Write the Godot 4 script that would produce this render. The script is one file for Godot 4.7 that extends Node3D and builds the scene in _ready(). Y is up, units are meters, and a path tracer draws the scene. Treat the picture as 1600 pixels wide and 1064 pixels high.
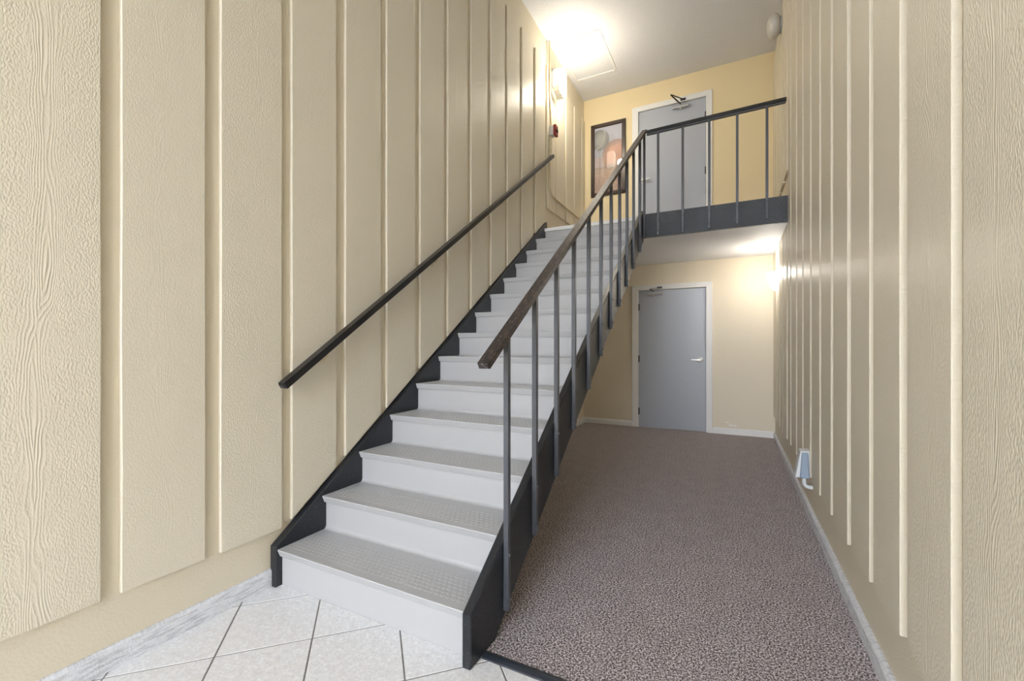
extends Node3D
# A two-storey stair hall: boarded walls, a grey stair on the left, a carpeted passage on the right.
# x to the right, y up, the hall runs along -z; the camera stands at x = 0, z = 0.

const EYE := 1.226
const LEFT_FACE := -2.08      # face of the boards on the left wall
const LEFT_BACK := -2.10      # wall behind them
const RIGHT_FACE := 0.475
const RIGHT_BACK := 0.497
const BACK_Z := -6.62
const FRONT_Z := 3.3
const CEIL_Y := 5.08
const FLOOR_UP := 2.652
const RISE := 0.1894
const RUN := 0.2682
const SLOPE := 0.7062
const NOSE_Z := -1.410
const STAIR_L := -2.052
const STAIR_R := -0.918
const STRING_X := -0.878      # outer face of the open stringer
const LAND_Z := -4.915        # face of the landing edge board

var M := {}
var rng := RandomNumberGenerator.new()

# ------------------------------------------------------------------ mesh collecting

class Geo:
	var v := PackedVector3Array()
	var n := PackedVector3Array()
	var t := PackedVector2Array()
	var mode := 0              # 0: metres on the three planes, 1: a board, 2: along a frame
	var org := Vector3.ZERO
	var e_u := Vector3.RIGHT
	var e_v := Vector3.UP
	var uv_scale := Vector2.ONE
	var uv_off := Vector2.ZERO
	var width := 1.0
	var flip := false

	func uv(p: Vector3, m: Vector3) -> Vector2:
		if mode == 1:
			var s := clampf((org.z - p.z) / width, 0.005, 0.995)
			if absf(m.x) < 0.5:
				s = clampf(s + (p.x - org.x) * 3.0, 0.01, 0.99)
			if flip:
				s = 1.0 - s
			return Vector2((uv_off.x + s) * 0.25, -p.y / 2.35 + uv_off.y)
		if mode == 2:
			return Vector2((p - org).dot(e_u), (p - org).dot(e_v)) * uv_scale + uv_off
		var a := m.abs()
		if a.x >= a.y and a.x >= a.z:
			return Vector2(p.z, p.y)
		if a.y >= a.z:
			return Vector2(p.x, p.z)
		return Vector2(p.x, p.y)

	func tri_n(a: Vector3, b: Vector3, c: Vector3, na: Vector3, nb: Vector3, nc: Vector3) -> void:
		var f := (na + nb + nc)
		if (b - a).cross(c - a).dot(f) > 0.0:
			var q := b
			b = c
			c = q
			q = nb
			nb = nc
			nc = q
		v.append_array([a, b, c])
		n.append_array([na, nb, nc])
		t.append_array([uv(a, f), uv(b, f), uv(c, f)])

	func tri(a: Vector3, b: Vector3, c: Vector3, m: Vector3) -> void:
		tri_n(a, b, c, m, m, m)

	func quad(a: Vector3, b: Vector3, c: Vector3, d: Vector3, toward: Vector3) -> void:
		# corners in order round the quad; toward says which side is outside
		var m := (c - a).cross(d - b)
		if m.length() < 1e-12:
			return
		m = m.normalized()
		if m.dot(toward) < 0.0:
			m = -m
		tri(a, b, c, m)
		tri(a, c, d, m)

	func quad_n(a: Vector3, b: Vector3, c: Vector3, d: Vector3, na: Vector3, nb: Vector3, nc: Vector3, nd: Vector3) -> void:
		tri_n(a, b, c, na, nb, nc)
		tri_n(a, c, d, na, nc, nd)

	# a polygon (counter-clockwise or not) drawn in a plane with axes e1, e2 through o, pushed from d0 to d1 along e3, edges chamfered by b
	func prism(poly: PackedVector2Array, o: Vector3, e1: Vector3, e2: Vector3, e3: Vector3, d0: float, d1: float, b := 0.0) -> void:
		var p := poly.duplicate()
		if Geometry2D.is_polygon_clockwise(p):
			p.reverse()
		var k := p.size()
		var inner := PackedVector2Array()
		for i in k:
			var e := (p[i] - p[(i + k - 1) % k]).normalized()
			var g := (p[(i + 1) % k] - p[i]).normalized()
			var n1 := Vector2(-e.y, e.x)
			var n2 := Vector2(-g.y, g.x)
			var s := (n1 + n2)
			var l := 1.0 + n1.dot(n2)
			inner.append(p[i] + s / maxf(l, 0.25) * b)
		var sgn := 1.0 if d1 > d0 else -1.0
		var rings := [[inner, d0], [p, d0 + sgn * b], [p, d1 - sgn * b], [inner, d1]] if b > 0.0 else [[p, d0], [p, d1]]
		var mid := sgn * e3
		for r in rings.size() - 1:
			var ra: PackedVector2Array = rings[r][0]
			var rb: PackedVector2Array = rings[r + 1][0]
			for i in k:
				var j := (i + 1) % k
				var e := (p[j] - p[i]).normalized()
				var out := e1 * e.y - e2 * e.x
				var toward := out
				if b > 0.0 and r == 0:
					toward = out - mid
				elif b > 0.0 and r == rings.size() - 2:
					toward = out + mid
				var da: float = rings[r][1]
				var db: float = rings[r + 1][1]
				quad(o + e1 * ra[i].x + e2 * ra[i].y + e3 * da, o + e1 * ra[j].x + e2 * ra[j].y + e3 * da, o + e1 * rb[j].x + e2 * rb[j].y + e3 * db, o + e1 * rb[i].x + e2 * rb[i].y + e3 * db, toward)
		for cap in [[rings[0], -mid], [rings[-1], mid]]:
			var q: PackedVector2Array = cap[0][0]
			var ix := Geometry2D.triangulate_polygon(q)
			for i in range(0, ix.size(), 3):
				var dc: float = cap[0][1]
				var A := q[ix[i]]
				var B := q[ix[i + 1]]
				var C := q[ix[i + 2]]
				tri(o + e1 * A.x + e2 * A.y + e3 * dc, o + e1 * B.x + e2 * B.y + e3 * dc, o + e1 * C.x + e2 * C.y + e3 * dc, cap[1])

	func box(a: Vector3, c: Vector3, b := 0.0) -> void:
		var lo := Vector3(minf(a.x, c.x), minf(a.y, c.y), minf(a.z, c.z))
		var hi := Vector3(maxf(a.x, c.x), maxf(a.y, c.y), maxf(a.z, c.z))
		prism(PackedVector2Array([Vector2(lo.x, lo.y), Vector2(hi.x, lo.y), Vector2(hi.x, hi.y), Vector2(lo.x, hi.y)]), Vector3.ZERO, Vector3.RIGHT, Vector3.UP, Vector3.BACK, lo.z, hi.z, b)

	# round profile turned about an axis: pts are (radius, height along axis)
	func lathe(o: Vector3, axis: Vector3, pts: Array, seg := 20, from := 0.0, to := TAU, start := Vector3.ZERO) -> void:
		axis = axis.normalized()
		var s := start
		if s == Vector3.ZERO:
			s = axis.cross(Vector3.UP if absf(axis.y) < 0.9 else Vector3.RIGHT)
		s = (s - axis * s.dot(axis)).normalized()
		var w := axis.cross(s)
		for i in pts.size() - 1:
			var p: Vector2 = pts[i]
			var q: Vector2 = pts[i + 1]
			if p.distance_to(q) < 1e-6:
				continue
			var d := (q - p).normalized()
			var np := Vector2(d.y, -d.x)
			var n0 := np
			var n1 := np
			if i > 0:
				var dp: Vector2 = (p - pts[i - 1]).normalized()
				var m := Vector2(dp.y, -dp.x)
				if m.dot(np) > 0.6:
					n0 = (m + np).normalized()
			if i < pts.size() - 2:
				var dn: Vector2 = (pts[i + 2] - q).normalized()
				var m2 := Vector2(dn.y, -dn.x)
				if m2.dot(np) > 0.6:
					n1 = (m2 + np).normalized()
			for k in seg:
				var a0 := from + (to - from) * k / seg
				var a1 := from + (to - from) * (k + 1) / seg
				var r0 := s * cos(a0) + w * sin(a0)
				var r1 := s * cos(a1) + w * sin(a1)
				var A := o + axis * p.y + r0 * p.x
				var B := o + axis * p.y + r1 * p.x
				var C := o + axis * q.y + r1 * q.x
				var D := o + axis * q.y + r0 * q.x
				var nA := r0 * n0.x + axis * n0.y
				var nB := r1 * n0.x + axis * n0.y
				var nC := r1 * n1.x + axis * n1.y
				var nD := r0 * n1.x + axis * n1.y
				if p.x > 1e-6:
					tri_n(A, B, C if q.x > 1e-6 else D, nA, nB, nC)
				if q.x > 1e-6:
					tri_n(A, C, D, nA, nC, nD)

	func tube(path: PackedVector3Array, r: float, seg := 10, caps := true) -> void:
		var k := path.size()
		var up := Vector3(0.13, 0.31, 0.94).normalized()
		var prev: Array = []
		var pn: Array = []
		for i in k:
			var d := (path[mini(i + 1, k - 1)] - path[maxi(i - 1, 0)]).normalized()
			var s := (up - d * up.dot(d)).normalized()
			up = s
			var w := d.cross(s)
			var ring: Array = []
			var nr: Array = []
			for j in seg:
				var a := TAU * j / seg
				var m := s * cos(a) + w * sin(a)
				nr.append(m)
				ring.append(path[i] + m * r)
			if i > 0:
				for j in seg:
					var q := (j + 1) % seg
					quad_n(prev[j], prev[q], ring[q], ring[j], pn[j], pn[q], nr[q], nr[j])
			if caps and (i == 0 or i == k - 1):
				for j in seg:
					tri(path[i], ring[j], ring[(j + 1) % seg], -d if i == 0 else d)
			prev = ring
			pn = nr

	func mesh() -> ArrayMesh:
		var a := []
		a.resize(Mesh.ARRAY_MAX)
		a[Mesh.ARRAY_VERTEX] = v
		a[Mesh.ARRAY_NORMAL] = n
		a[Mesh.ARRAY_TEX_UV] = t
		var m := ArrayMesh.new()
		m.add_surface_from_arrays(Mesh.PRIMITIVE_TRIANGLES, a)
		return m

# ------------------------------------------------------------------ nodes

func numbered(called: String, parent: Node) -> String:
	if not parent.has_node(called):
		return called
	var i := 1
	while parent.has_node("%s_%03d" % [called, i]):
		i += 1
	return "%s_%03d" % [called, i]

func put(called: String, g: Geo, m: Material, parent: Node = self) -> MeshInstance3D:
	var o := MeshInstance3D.new()
	o.name = numbered(called, parent)
	o.mesh = g.mesh()
	o.material_override = m
	parent.add_child(o, true)
	return o

func put_mesh(called: String, mesh: Mesh, m: Material, parent: Node, at := Vector3.ZERO) -> MeshInstance3D:
	var o := MeshInstance3D.new()
	o.name = numbered(called, parent)
	o.mesh = mesh
	o.material_override = m
	parent.add_child(o, true)
	o.position = at
	return o

func tag(o: Node, label: String, category: String, kind := "", group := "") -> Node:
	o.set_meta("label", label)
	o.set_meta("category", category)
	if kind:
		o.set_meta("kind", kind)
	if group:
		o.set_meta("group", group)
	return o

func thing(called: String, label: String, category: String, at := Vector3.ZERO, kind := "", group := "") -> Node3D:
	var o := Node3D.new()
	o.name = numbered(called, self)
	add_child(o, true)
	o.position = at
	tag(o, label, category, kind, group)
	return o

func rect(a: float, b: float, c: float, d: float) -> PackedVector2Array:
	return PackedVector2Array([Vector2(a, b), Vector2(c, b), Vector2(c, d), Vector2(a, d)])

# ------------------------------------------------------------------ textures and materials

func noise_image(w: int, h: int, freq: float, seed_: int, kind := FastNoiseLite.TYPE_SIMPLEX_SMOOTH, octaves := 1) -> Image:
	var f := FastNoiseLite.new()
	f.noise_type = kind
	f.seed = seed_
	f.frequency = freq
	f.fractal_octaves = octaves
	f.fractal_type = FastNoiseLite.FRACTAL_FBM if octaves > 1 else FastNoiseLite.FRACTAL_NONE
	var im := f.get_seamless_image(w, h)
	im.convert(Image.FORMAT_L8)
	return im

func grey(w: int, h: int, bytes: PackedByteArray) -> ImageTexture:
	var im := Image.create_from_data(w, h, false, Image.FORMAT_L8, bytes)
	return ImageTexture.create_from_image(im)

func colours(w: int, h: int, bytes: PackedByteArray) -> ImageTexture:
	return ImageTexture.create_from_image(Image.create_from_data(w, h, false, Image.FORMAT_RGB8, bytes))

# relief of four rough-sawn boards side by side, each 256 wide; the grain runs up the picture
func board_relief() -> ImageTexture:
	var w := 1024
	var h := 2048
	var fib := noise_image(w, 1024, 0.15, 5)
	fib.resize(w, h, Image.INTERPOLATE_CUBIC)
	var fine := noise_image(w, 700, 0.28, 9)
	fine.resize(w, h, Image.INTERPOLATE_CUBIC)
	var broad := noise_image(256, 128, 0.03, 21, FastNoiseLite.TYPE_SIMPLEX_SMOOTH, 3)
	broad.resize(w, h, Image.INTERPOLATE_CUBIC)
	var a := fib.get_data()
	var b := fine.get_data()
	var c := broad.get_data()
	var out := PackedByteArray()
	out.resize(w * h)
	var knots := [[0, 0.46, 0.13], [0, 0.52, 0.45], [0, 0.44, 0.70], [0, 0.5, 0.93], [1, 0.30, 0.62], [1, 0.64, 0.58], [1, 0.36, 0.13], [2, 0.7, 0.3], [2, 0.62, 0.8], [3, 0.4, 0.5], [3, 0.55, 0.22]]
	var ring_strength := [1.0, 0.28, 0.22, 0.45]
	var rough := [1.0, 0.4, 0.75, 0.85]
	for y in h:
		var t := float(y) / h
		for k in 4:
			var mid := 0.45 + 0.07 * sin(TAU * (t + 0.23 * k)) + 0.03 * sin(TAU * (3.0 * t + 0.4 * k))
			var near: Array = []
			for q in knots:
				if q[0] == k:
					near.append(q)
			for x in 256:
				var i := y * w + k * 256 + x
				var u := x / 256.0
				var n0 := (a[i] - 127.5) / 127.5
				var n1 := (b[i] - 127.5) / 127.5
				var n2 := (c[i] - 127.5) / 127.5
				var d := u - mid
				var bend := 0.0
				var kn := 0.0
				for q in near:
					var dy: float = (t - q[2]) * 8.0
					var dx: float = u - q[1]
					var e := exp(-(dx * dx * 60.0 + dy * dy * 1.8))
					bend += e
					kn = maxf(kn, exp(-(dx * dx * 500.0 + dy * dy * 14.0)))
				var arch := absf(d) * (1.0 + 0.5 * n2) * 26.0 + 1.8 * n2 - 2.6 * bend
				var s := 1.0 - absf(fposmod(arch, 1.0) * 2.0 - 1.0)
				var ring := s * s
				var mask := exp(-d * d * 42.0) + kn
				var val: float = 0.5 + rough[k] * (0.20 * n0 + 0.10 * n1) * (1.0 - 0.6 * mask * ring_strength[k]) + ring_strength[k] * 0.34 * (ring - 0.4) * mask + 0.10 * n2
				out[i] = clampi(int(val * 255.0), 0, 255)
	return grey(w, h, out)

func carpet_images() -> Array:
	var w := 1024
	var im := noise_image(w, w, 0.085, 3, FastNoiseLite.TYPE_SIMPLEX_SMOOTH, 2)
	var im2 := noise_image(w, w, 0.16, 14)
	var im3 := noise_image(w, w, 0.006, 8, FastNoiseLite.TYPE_SIMPLEX_SMOOTH, 3)
	var a := im.get_data()
	var b := im2.get_data()
	var c := im3.get_data()
	var col := PackedByteArray()
	col.resize(w * w * 3)
	var hgt := PackedByteArray()
	hgt.resize(w * w)
	var dark := Vector3(74, 65, 64)
	var mid := Vector3(164, 154, 154)
	var light := Vector3(238, 231, 230)
	for i in w * w:
		var s := (a[i] - 127.5) / 127.5 * 0.75 + (b[i] - 127.5) / 127.5 * 0.55 + (c[i] - 127.5) / 127.5 * 0.04
		var p := mid.lerp(light, clampf(s * 1.9, 0, 1)) if s > 0 else mid.lerp(dark, clampf(-s * 1.9, 0, 1))
		col[i * 3] = int(p.x)
		col[i * 3 + 1] = int(p.y)
		col[i * 3 + 2] = int(p.z)
		hgt[i] = clampi(int(127.0 + s * 110.0), 0, 255)
	return [colours(w, w, col), grey(w, w, hgt)]

func worn_paint(base: Vector3, under: Vector3, pale: Vector3, amount: float, seed_: int, stretch: int) -> ImageTexture:
	var w := 512
	var lw := w if stretch > 0 else w / -stretch
	var lh := w / stretch if stretch > 0 else w
	var k0 := sqrt(absf(stretch))
	var im := noise_image(lw, lh, 0.035 * k0, seed_, FastNoiseLite.TYPE_SIMPLEX_SMOOTH, 4)
	im.resize(w, w, Image.INTERPOLATE_CUBIC)
	var im2 := noise_image(lw, lh, 0.09 * k0, seed_ + 4, FastNoiseLite.TYPE_SIMPLEX_SMOOTH, 3)
	im2.resize(w, w, Image.INTERPOLATE_CUBIC)
	var a := im.get_data()
	var b := im2.get_data()
	var col := PackedByteArray()
	col.resize(w * w * 3)
	for i in w * w:
		var s := a[i] / 255.0
		var f := b[i] / 255.0
		var k := smoothstep(1.0 - amount, 1.0 - amount + 0.16, s * 0.6 + f * 0.4)
		var p := base.lerp(under, k)
		p = p.lerp(pale, smoothstep(0.74, 0.84, f) * 0.7 * smoothstep(0.45, 0.6, s))
		p *= 0.92 + 0.16 * f
		col[i * 3] = clampi(int(p.x), 0, 255)
		col[i * 3 + 1] = clampi(int(p.y), 0, 255)
		col[i * 3 + 2] = clampi(int(p.z), 0, 255)
	return colours(w, w, col)

# the poster in the frame: a stitched ball, a rounded leather shape and a speckled ground
func print_image() -> ImageTexture:
	var w := 256
	var h := 512
	var sp := noise_image(w, h, 0.11, 31, FastNoiseLite.TYPE_SIMPLEX_SMOOTH, 3).get_data()
	var br := noise_image(w, h, 0.012, 33, FastNoiseLite.TYPE_SIMPLEX_SMOOTH, 3).get_data()
	var col := PackedByteArray()
	col.resize(w * h * 3)
	for y in h:
		for x in w:
			var i := y * w + x
			var u := float(x) / w
			var t := float(y) / h
			var s := (sp[i] - 127.5) / 127.5
			var m := (br[i] - 127.5) / 127.5
			var p := Vector3(120, 120, 132).lerp(Vector3(160, 160, 176), clampf(1.2 - t * 1.6 + 0.3 * m, 0, 1))
			# rounded leather shape
			var e := Vector2((u - 0.78) / 0.50, (t - 0.46) / 0.24).length()
			if e < 1.0:
				p = Vector3(206, 150, 118).lerp(Vector3(132, 92, 78), smoothstep(0.5, 1.0, e) + 0.2 * m)
			# ball
			var d := Vector2((u - 0.20) / 0.34, (t - 0.19) / 0.16).length()
			if d < 1.0:
				p = Vector3(142, 142, 138).lerp(Vector3(88, 90, 92), smoothstep(0.3, 1.0, d))
				var seam := absf(Vector2((u + 0.12) / 0.5, (t - 0.12) / 0.22).length() - 1.0)
				if seam < 0.05:
					p = Vector3(190, 186, 178) if int(t * 110) % 2 == 0 else Vector3(112, 104, 98)
			# ground
			var edge := 0.62 - 0.05 * u + 0.04 * m
			if t > edge:
				var k := clampf(0.5 + s * 1.5, 0, 1)
				p = Vector3(84, 52, 42).lerp(Vector3(226, 186, 156), k)
				p = p.lerp(Vector3(80, 60, 60), clampf(1.0 - (t - edge) * 14.0, 0, 1) * 0.5)
			elif t > edge - 0.16 and u < 0.5:
				p = p.lerp(Vector3(190, 140, 116), 0.7 * clampf(0.6 + s, 0, 1))
			col[i * 3] = clampi(int(p.x), 0, 255)
			col[i * 3 + 1] = clampi(int(p.y), 0, 255)
			col[i * 3 + 2] = clampi(int(p.z), 0, 255)
	return colours(w, h, col)

func mat(c: Color, rough: float, metal := 0.0) -> StandardMaterial3D:
	var m := StandardMaterial3D.new()
	m.albedo_color = c
	m.roughness = rough
	m.metallic = metal
	return m

func relief(m: StandardMaterial3D, tex: Texture2D, cm: float) -> void:
	m.heightmap_enabled = true
	m.heightmap_texture = tex
	m.heightmap_scale = cm

func tri_world(m: StandardMaterial3D, scale_: Vector3) -> StandardMaterial3D:
	m.uv1_triplanar = true
	m.uv1_world_triplanar = true
	m.uv1_scale = scale_
	return m

func c8(r: int, g: int, b: int) -> Color:
	return Color8(r, g, b)

func make_materials() -> void:
	var peel := ImageTexture.create_from_image(noise_image(512, 512, 0.06, 40, FastNoiseLite.TYPE_SIMPLEX_SMOOTH, 2))
	var lumps := ImageTexture.create_from_image(noise_image(1024, 1024, 0.045, 42, FastNoiseLite.TYPE_SIMPLEX_SMOOTH, 3))
	var sawn := noise_image(512, 256, 0.16, 47, FastNoiseLite.TYPE_SIMPLEX_SMOOTH, 2)
	sawn.resize(512, 512, Image.INTERPOLATE_CUBIC)
	var sawn_t := ImageTexture.create_from_image(sawn)
	M.board = mat(c8(223, 213, 191), 0.42)
	relief(M.board, board_relief(), 0.26)
	M.backing = tri_world(mat(c8(222, 211, 187), 0.45), Vector3.ONE * 2.2)
	relief(M.backing, peel, 0.06)
	M.back_wall = tri_world(mat(c8(228, 217, 195), 0.58), Vector3.ONE * 2.2)
	M.upper_wall = tri_world(mat(c8(233, 214, 171), 0.55), Vector3.ONE * 2.2)
	relief(M.upper_wall, peel, 0.05)
	relief(M.back_wall, peel, 0.05)
	M.ceiling = tri_world(mat(c8(224, 225, 228), 0.6), Vector3.ONE * 0.9)
	relief(M.ceiling, lumps, 0.35)
	M.white_trim = tri_world(mat(c8(232, 231, 228), 0.4), Vector3.ONE * 2.0)
	M.base_white = mat(Color.WHITE, 0.5)
	M.base_white.albedo_texture = worn_paint(Vector3(226, 227, 229), Vector3(196, 197, 200), Vector3(168, 166, 164), 0.5, 71, -8)
	M.base_white = tri_world(M.base_white, Vector3(1.4, 1.4, 1.4))
	relief(M.base_white, sawn_t, 0.12)
	M.black = tri_world(mat(Color.WHITE, 0.34), Vector3.ONE * 1.7)
	M.black.albedo_texture = worn_paint(Vector3(31, 34, 39), Vector3(40, 43, 48), Vector3(96, 97, 96), 0.4, 101, 1)
	relief(M.black, peel, 0.06)
	M.black_metal = tri_world(mat(c8(76, 78, 83), 0.33), Vector3.ONE * 4.0)
	relief(M.black_metal, peel, 0.08)
	M.fascia = tri_world(mat(c8(90, 95, 102), 0.28), Vector3(1.6, 1.6, 1.6))
	M.fascia.metallic_specular = 0.8
	relief(M.fascia, sawn_t, 1.1)
	M.rail = mat(Color.WHITE, 0.42)
	M.rail.albedo_texture = worn_paint(Vector3(34, 30, 30), Vector3(88, 66, 58), Vector3(186, 174, 166), 0.48, 81, 6)
	relief(M.rail, sawn_t, 0.1)
	M.rail_dark = mat(c8(34, 33, 34), 0.3)
	M.vinyl = tri_world(mat(c8(180, 179, 178), 0.36), Vector3.ONE * 3.0)
	relief(M.vinyl, peel, 0.03)
	M.vinyl_top = tri_world(mat(c8(176, 174, 173), 0.34), Vector3.ONE * 3.0)
	M.nosing = mat(c8(236, 235, 230), 0.4)
	var ci := carpet_images()
	M.carpet = mat(Color.WHITE, 0.95)
	M.carpet.albedo_texture = ci[0]
	M.carpet = tri_world(M.carpet, Vector3.ONE * 1.0)
	M.carpet.metallic_specular = 0.2
	relief(M.carpet, ci[1], 0.5)
	M.tile = tri_world(mat(Color.WHITE, 0.35), Vector3.ONE * 1.3)
	M.tile.albedo_texture = worn_paint(Vector3(232, 231, 230), Vector3(224, 222, 220), Vector3(214, 211, 206), 0.5, 91, 1)
	M.grout = mat(c8(126, 122, 118), 0.9)
	M.rubber = mat(c8(44, 49, 57), 0.4)
	M.door = tri_world(mat(c8(176, 181, 190), 0.34), Vector3.ONE * 3.0)
	M.chrome = mat(c8(226, 226, 224), 0.28, 0.35)
	M.satin = mat(c8(186, 186, 184), 0.36, 0.35)
	M.dark_metal = mat(c8(74, 70, 66), 0.4, 0.7)
	M.frame = tri_world(mat(c8(58, 42, 34), 0.3), Vector3.ONE * 6.0)
	M.print = mat(Color.WHITE, 0.7)
	M.print.albedo_texture = print_image()
	M.glass = mat(Color(1, 1, 1, 0.06), 0.03)
	M.glass.transparency = BaseMaterial3D.TRANSPARENCY_ALPHA
	M.opal = mat(c8(200, 196, 188), 0.3)
	M.lit = mat(c8(250, 248, 240), 0.3)
	M.lit.emission_enabled = true
	M.lit.emission = Color(1.0, 0.97, 0.9)
	M.lit.emission_energy_multiplier = 3.0
	M.lit_low = mat(c8(250, 248, 240), 0.3)
	M.lit_low.emission_enabled = true
	M.lit_low.emission = Color(1.0, 0.98, 0.93)
	M.lit_low.emission_energy_multiplier = 2.2
	M.crystal = mat(c8(226, 224, 216), 0.16)
	M.crystal.metallic_specular = 0.8
	M.pale_conduit = mat(c8(214, 197, 160), 0.4)
	M.grey_box = mat(c8(150, 164, 180), 0.45)
	M.pale_box = mat(c8(216, 219, 220), 0.5)
	M.red = mat(c8(128, 34, 32), 0.4)
	M.grey_metal = mat(c8(190, 190, 190), 0.4, 0.3)
	M.dark = mat(c8(24, 24, 25), 0.6)
	M.patch = mat(c8(238, 234, 226), 0.8)
	M.pavement = mat(c8(196, 193, 188), 0.9)
	M.outer = mat(c8(150, 150, 150), 0.9)

# ------------------------------------------------------------------ scene

func _ready() -> void:
	rng.seed = 7
	var cam := Camera3D.new()
	cam.name = "camera"
	add_child(cam)
	cam.position = Vector3(0, EYE, 0)
	cam.rotation = Vector3(0, deg_to_rad(27.036), 0)
	var near := 0.05
	cam.set_frustum(1064.0 / 675.9 * near, Vector2(0, 6.93 / 675.9) * near, near, 100.0)
	cam.current = true

	var we := WorldEnvironment.new()
	we.name = "environment"
	var env := Environment.new()
	env.background_mode = Environment.BG_SKY
	var sky := Sky.new()
	var sm := ProceduralSkyMaterial.new()
	sm.sky_top_color = Color(0.76, 0.80, 0.87)
	sm.sky_horizon_color = Color(0.94, 0.945, 0.955)
	sm.ground_horizon_color = Color(0.8, 0.8, 0.8)
	sm.ground_bottom_color = Color(0.5, 0.5, 0.5)
	sm.energy_multiplier = 17.5
	sky.sky_material = sm
	env.sky = sky
	env.ambient_light_source = Environment.AMBIENT_SOURCE_SKY
	env.tonemap_mode = Environment.TONE_MAPPER_LINEAR
	env.tonemap_exposure = 1.06
	env.sdfgi_enabled = true
	env.ssao_enabled = true
	env.ssil_enabled = true
	we.environment = env
	add_child(we)

	make_materials()
	build_shell()
	build_boards()
	build_floor()
	build_doors()
	build_stairs()
	build_railings()
	build_landing_bits()
	build_lamps()
	build_small_things()

# ---- the setting

func build_shell() -> void:
	var g := Geo.new()
	g.box(Vector3(LEFT_BACK, -0.1, FRONT_Z + 0.2), Vector3(LEFT_BACK - 0.2, CEIL_Y + 0.2, BACK_Z - 0.2))
	tag(put("wall_left", g, M.backing), "beige wall clad with wide vertical boards beside the stairs", "wall", "structure")
	g = Geo.new()
	g.box(Vector3(RIGHT_BACK, -0.1, FRONT_Z + 0.2), Vector3(RIGHT_BACK + 0.2, CEIL_Y + 0.2, BACK_Z - 0.2))
	tag(put("wall_right", g, M.backing), "beige wall clad with vertical boards beside the carpeted passage", "wall", "structure")
	# back wall with two door holes
	g = Geo.new()
	var z0 := BACK_Z
	var z1 := BACK_Z - 0.2
	var a := -1.262
	var b := -0.324
	for r in [[LEFT_BACK, -0.1, a, 2.54], [b, -0.1, RIGHT_BACK, 2.54], [a, 2.045, b, 2.54], [a, -0.1, b, 0.0]]:
		g.box(Vector3(r[0], r[1], z0), Vector3(r[2], r[3], z1))
	tag(put("wall_back", g, M.back_wall), "smooth beige end wall of the carpeted passage, around the lower grey door", "wall", "structure")
	g = Geo.new()
	for r in [[LEFT_BACK, 2.54, a, CEIL_Y + 0.2], [b, 2.54, RIGHT_BACK, CEIL_Y + 0.2], [a, 2.54, b, FLOOR_UP], [a, 4.705, b, CEIL_Y + 0.2]]:
		g.box(Vector3(r[0], r[1], z0), Vector3(r[2], r[3], z1))
	tag(put("wall_back", g, M.upper_wall), "smooth tan end wall of the landing, around the upper grey door", "wall", "structure")
	g = Geo.new()
	for r in [[a - 0.02, -0.02, b + 0.02, 2.08], [a - 0.02, FLOOR_UP - 0.05, b + 0.02, 4.75]]:
		g.box(Vector3(r[0], r[1], z1 - 0.02), Vector3(r[2], r[3], z1 - 0.1))
	# the entrance wall behind the camera: a tall glazed front
	g.box(Vector3(LEFT_BACK, -0.1, FRONT_Z), Vector3(-1.98, CEIL_Y + 0.2, FRONT_Z + 0.2))
	g.box(Vector3(0.40, -0.1, FRONT_Z), Vector3(RIGHT_BACK, CEIL_Y + 0.2, FRONT_Z + 0.2))
	g.box(Vector3(-1.98, 4.75, FRONT_Z), Vector3(0.40, CEIL_Y + 0.2, FRONT_Z + 0.2))
	g.box(Vector3(-1.98, -0.1, FRONT_Z), Vector3(0.40, 0.02, FRONT_Z + 0.2))
	tag(put("wall_front", g, M.backing), "beige entrance wall around the tall glass front", "wall", "structure")
	var win := thing("window_1", "tall dark-framed glass entrance front facing the foot of the stairs", "window", Vector3(0, 0, 0), "structure")
	g = Geo.new()
	for x in [-1.98, -1.19, -0.39, 0.36]:
		g.box(Vector3(x, 0.02, FRONT_Z + 0.06), Vector3(x + 0.04, 4.75, FRONT_Z + 0.14), 0.004)
	for y in [0.02, 2.25, 4.71]:
		g.box(Vector3(-1.98, y, FRONT_Z + 0.07), Vector3(0.40, y + 0.04, FRONT_Z + 0.13), 0.004)
	put("window_frame", g, M.dark_metal, win)
	for col in [[-1.94, -1.19], [-1.15, -0.39], [-0.35, 0.36]]:
		for row in [[0.06, 2.25], [2.29, 4.71]]:
			g = Geo.new()
			g.box(Vector3(col[0], row[0], FRONT_Z + 0.097), Vector3(col[1], row[1], FRONT_Z + 0.103))
			put("pane", g, M.glass, win)
	g = Geo.new()
	g.box(Vector3(LEFT_BACK - 0.2, CEIL_Y, FRONT_Z + 0.2), Vector3(RIGHT_BACK + 0.2, CEIL_Y + 0.2, BACK_Z - 0.2))
	tag(put("ceiling", g, M.ceiling), "white textured ceiling high above the stair hall", "ceiling", "structure")
	g = Geo.new()
	g.box(Vector3(-14, -0.12, FRONT_Z + 0.2), Vector3(12, -0.02, 30))
	tag(put("ground", g, M.pavement), "pale concrete pavement outside the entrance", "pavement", "structure")
	# ceiling under the landing
	g = Geo.new()
	g.box(Vector3(-2.095, 2.412, LAND_Z - 0.042), Vector3(RIGHT_BACK, 2.43, BACK_Z))
	tag(put("ceiling_lower", g, M.ceiling), "white textured ceiling under the upper landing", "ceiling", "structure")

	# skirtings
	g = Geo.new()
	base_profile(g, Vector3(LEFT_BACK, 0, 0), Vector3.RIGHT, FRONT_Z, -1.405, 0.015, 0.088)
	tag(put("baseboard_left", g, M.base_white), "worn white baseboard along the left boarded wall beside tiles", "baseboard", "structure")
	g = Geo.new()
	base_profile(g, Vector3(LEFT_BACK, 0, 0), Vector3.RIGHT, -4.2, BACK_Z, 0.015, 0.088)
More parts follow.
